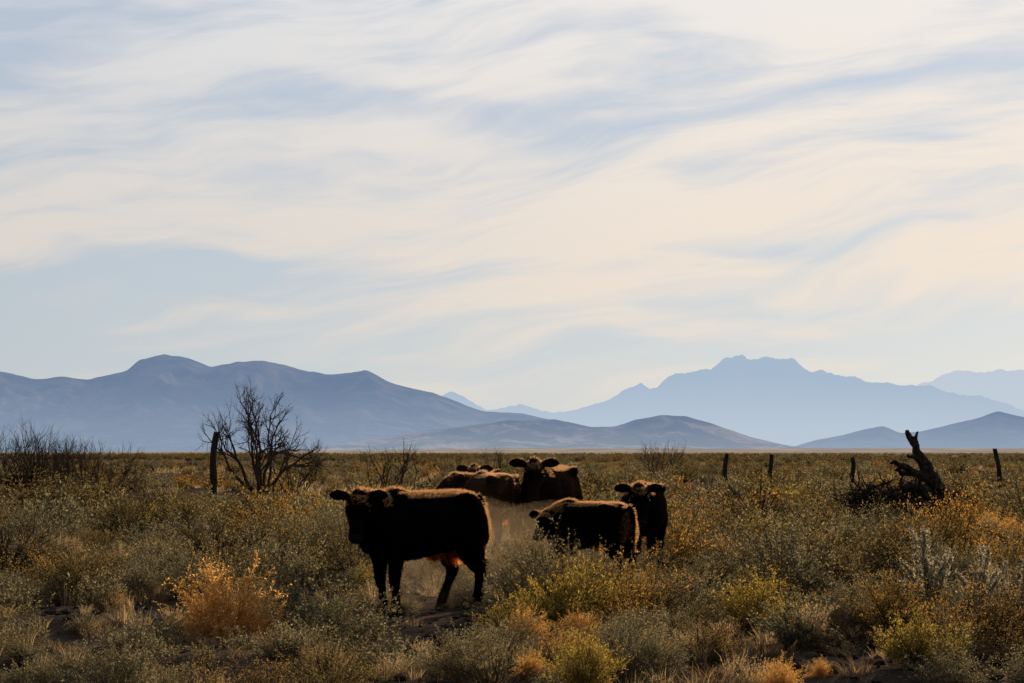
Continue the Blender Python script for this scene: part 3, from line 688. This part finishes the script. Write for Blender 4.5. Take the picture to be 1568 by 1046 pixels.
for _ in range(4800):
    y = 50+(rr.random()**1.1)*200; x = rr.uniform(-1, 1)*(y*.30+6)
    if mn.noise(Vector((x*.08, y*.04, 2))) < -.12: continue
    k = pick(x, y)+'_f'
    if rr.random() < .42: k = 'straw_f'
    items.append(item(k, x, y, rr.uniform(.7, 1.6), rr.uniform(.7, 1.0)))
for _ in range(3600):
    y = 250*math.exp(rr.random()*1.6); x = rr.uniform(-1, 1)*(y*.30)
    if mn.noise(Vector((x*.01, y*.008, 2))) < -.25: continue
    k = rr.choice(['olive_f', 'rust_f', 'olive_f', 'grey_f', 'dead_f']); items.append(item(k, x, y, rr.uniform(1.3, 2.6), .7))
scatter('desert_scrub', items)
gi_ = []
for _ in range(8500):
    y = 11+(rr.random()**.8)*30; x = rr.uniform(-1, 1)*(y*.30+2)
    v = mn.noise(Vector((x*.6, y*.45, 12)))
    if v < .0 and rr.random() < .75: continue
    if not free(x, y, -.15) and rr.random() < .92: continue
    s = rr.uniform(.4, 1.1)*(.75 if y < 18 else 1)
    u = rr.random()
    gi_.append(item('straw' if u < .42 else ('gbrown' if u < .88 else 'sage'), x, y, s, rr.uniform(.7, 1.1), .12))
scatter('dry_grass', gi_)

# clods and stones on the bare soil
rs_ = random.Random(4); Vr = []; Fr = []
ico = [(0, 0, 1), (.894, 0, .447), (.276, .851, .447), (-.724, .526, .447), (-.724, -.526, .447), (.276, -.851, .447), (.724, .526, -.447), (-.276, .851, -.447), (-.894, 0, -.447), (-.276, -.851, -.447), (.724, -.526, -.447), (0, 0, -1)]
icf = [(0, 1, 2), (0, 2, 3), (0, 3, 4), (0, 4, 5), (0, 5, 1), (1, 6, 2), (2, 7, 3), (3, 8, 4), (4, 9, 5), (5, 10, 1), (2, 6, 7), (3, 7, 8), (4, 8, 9), (5, 9, 10), (1, 10, 6), (11, 7, 6), (11, 8, 7), (11, 9, 8), (11, 10, 9), (11, 6, 10)]
for k in range(3200):
    y = 12+rs_.random()*14; x = rs_.uniform(-1, 1)*(y*.29+1); r = .012*math.exp(rs_.random()*1.7); o0 = len(Vr); z = float(gz(x, y)); q = rs_.uniform(.4, .9)
    for v in ico:
        j = rs_.uniform(.7, 1.25); Vr.append((x+v[0]*r*j, y+v[1]*r*j, z+v[2]*r*j*q+r*.2))
    Fr += [(a+o0, c_+o0, d_+o0) for a, c_, d_ in icf]
me = bpy.data.meshes.new('soil_clods'); me.from_pydata(Vr, [], Fr); me.materials.append(gm); me.update()
link(bpy.data.objects.new('soil_clods', me))

# ------------------------------------------------------------------ dust kicked up by the herd
m, b, out = new_mat('dust_haze')
vs = b.n('ShaderNodeVolumeScatter'); vs.inputs['Color'].default_value = (.95, .68, .42, 1); vs.inputs['Density'].default_value = .016; vs.inputs['Anisotropy'].default_value = .55
b.l(vs.outputs[0], out.inputs['Volume'])
Vd = []; Fd = []; N_, M_ = 32, 16
for j in range(M_+1):
    th = math.pi*j/M_
    for k in range(N_):
        a = 2*math.pi*k/N_; d = Vector((math.sin(th)*math.cos(a), math.sin(th)*math.sin(a), math.cos(th)))
        q = 1+.3*mn.noise(d*2.2); Vd.append((d.x*2.1*q, d.y*5.2*q, d.z*.85*q))
for j in range(M_):
    for k in range(N_): Fd.append((j*N_+k, (j+1)*N_+k, (j+1)*N_+(k+1) % N_, j*N_+(k+1) % N_))
me = bpy.data.meshes.new('dust_cloud'); me.from_pydata(Vd, [], Fd); me.materials.append(m); me.update()
o = link(bpy.data.objects.new('dust_cloud', me)); o.location = (-.3, 24.7, .10)
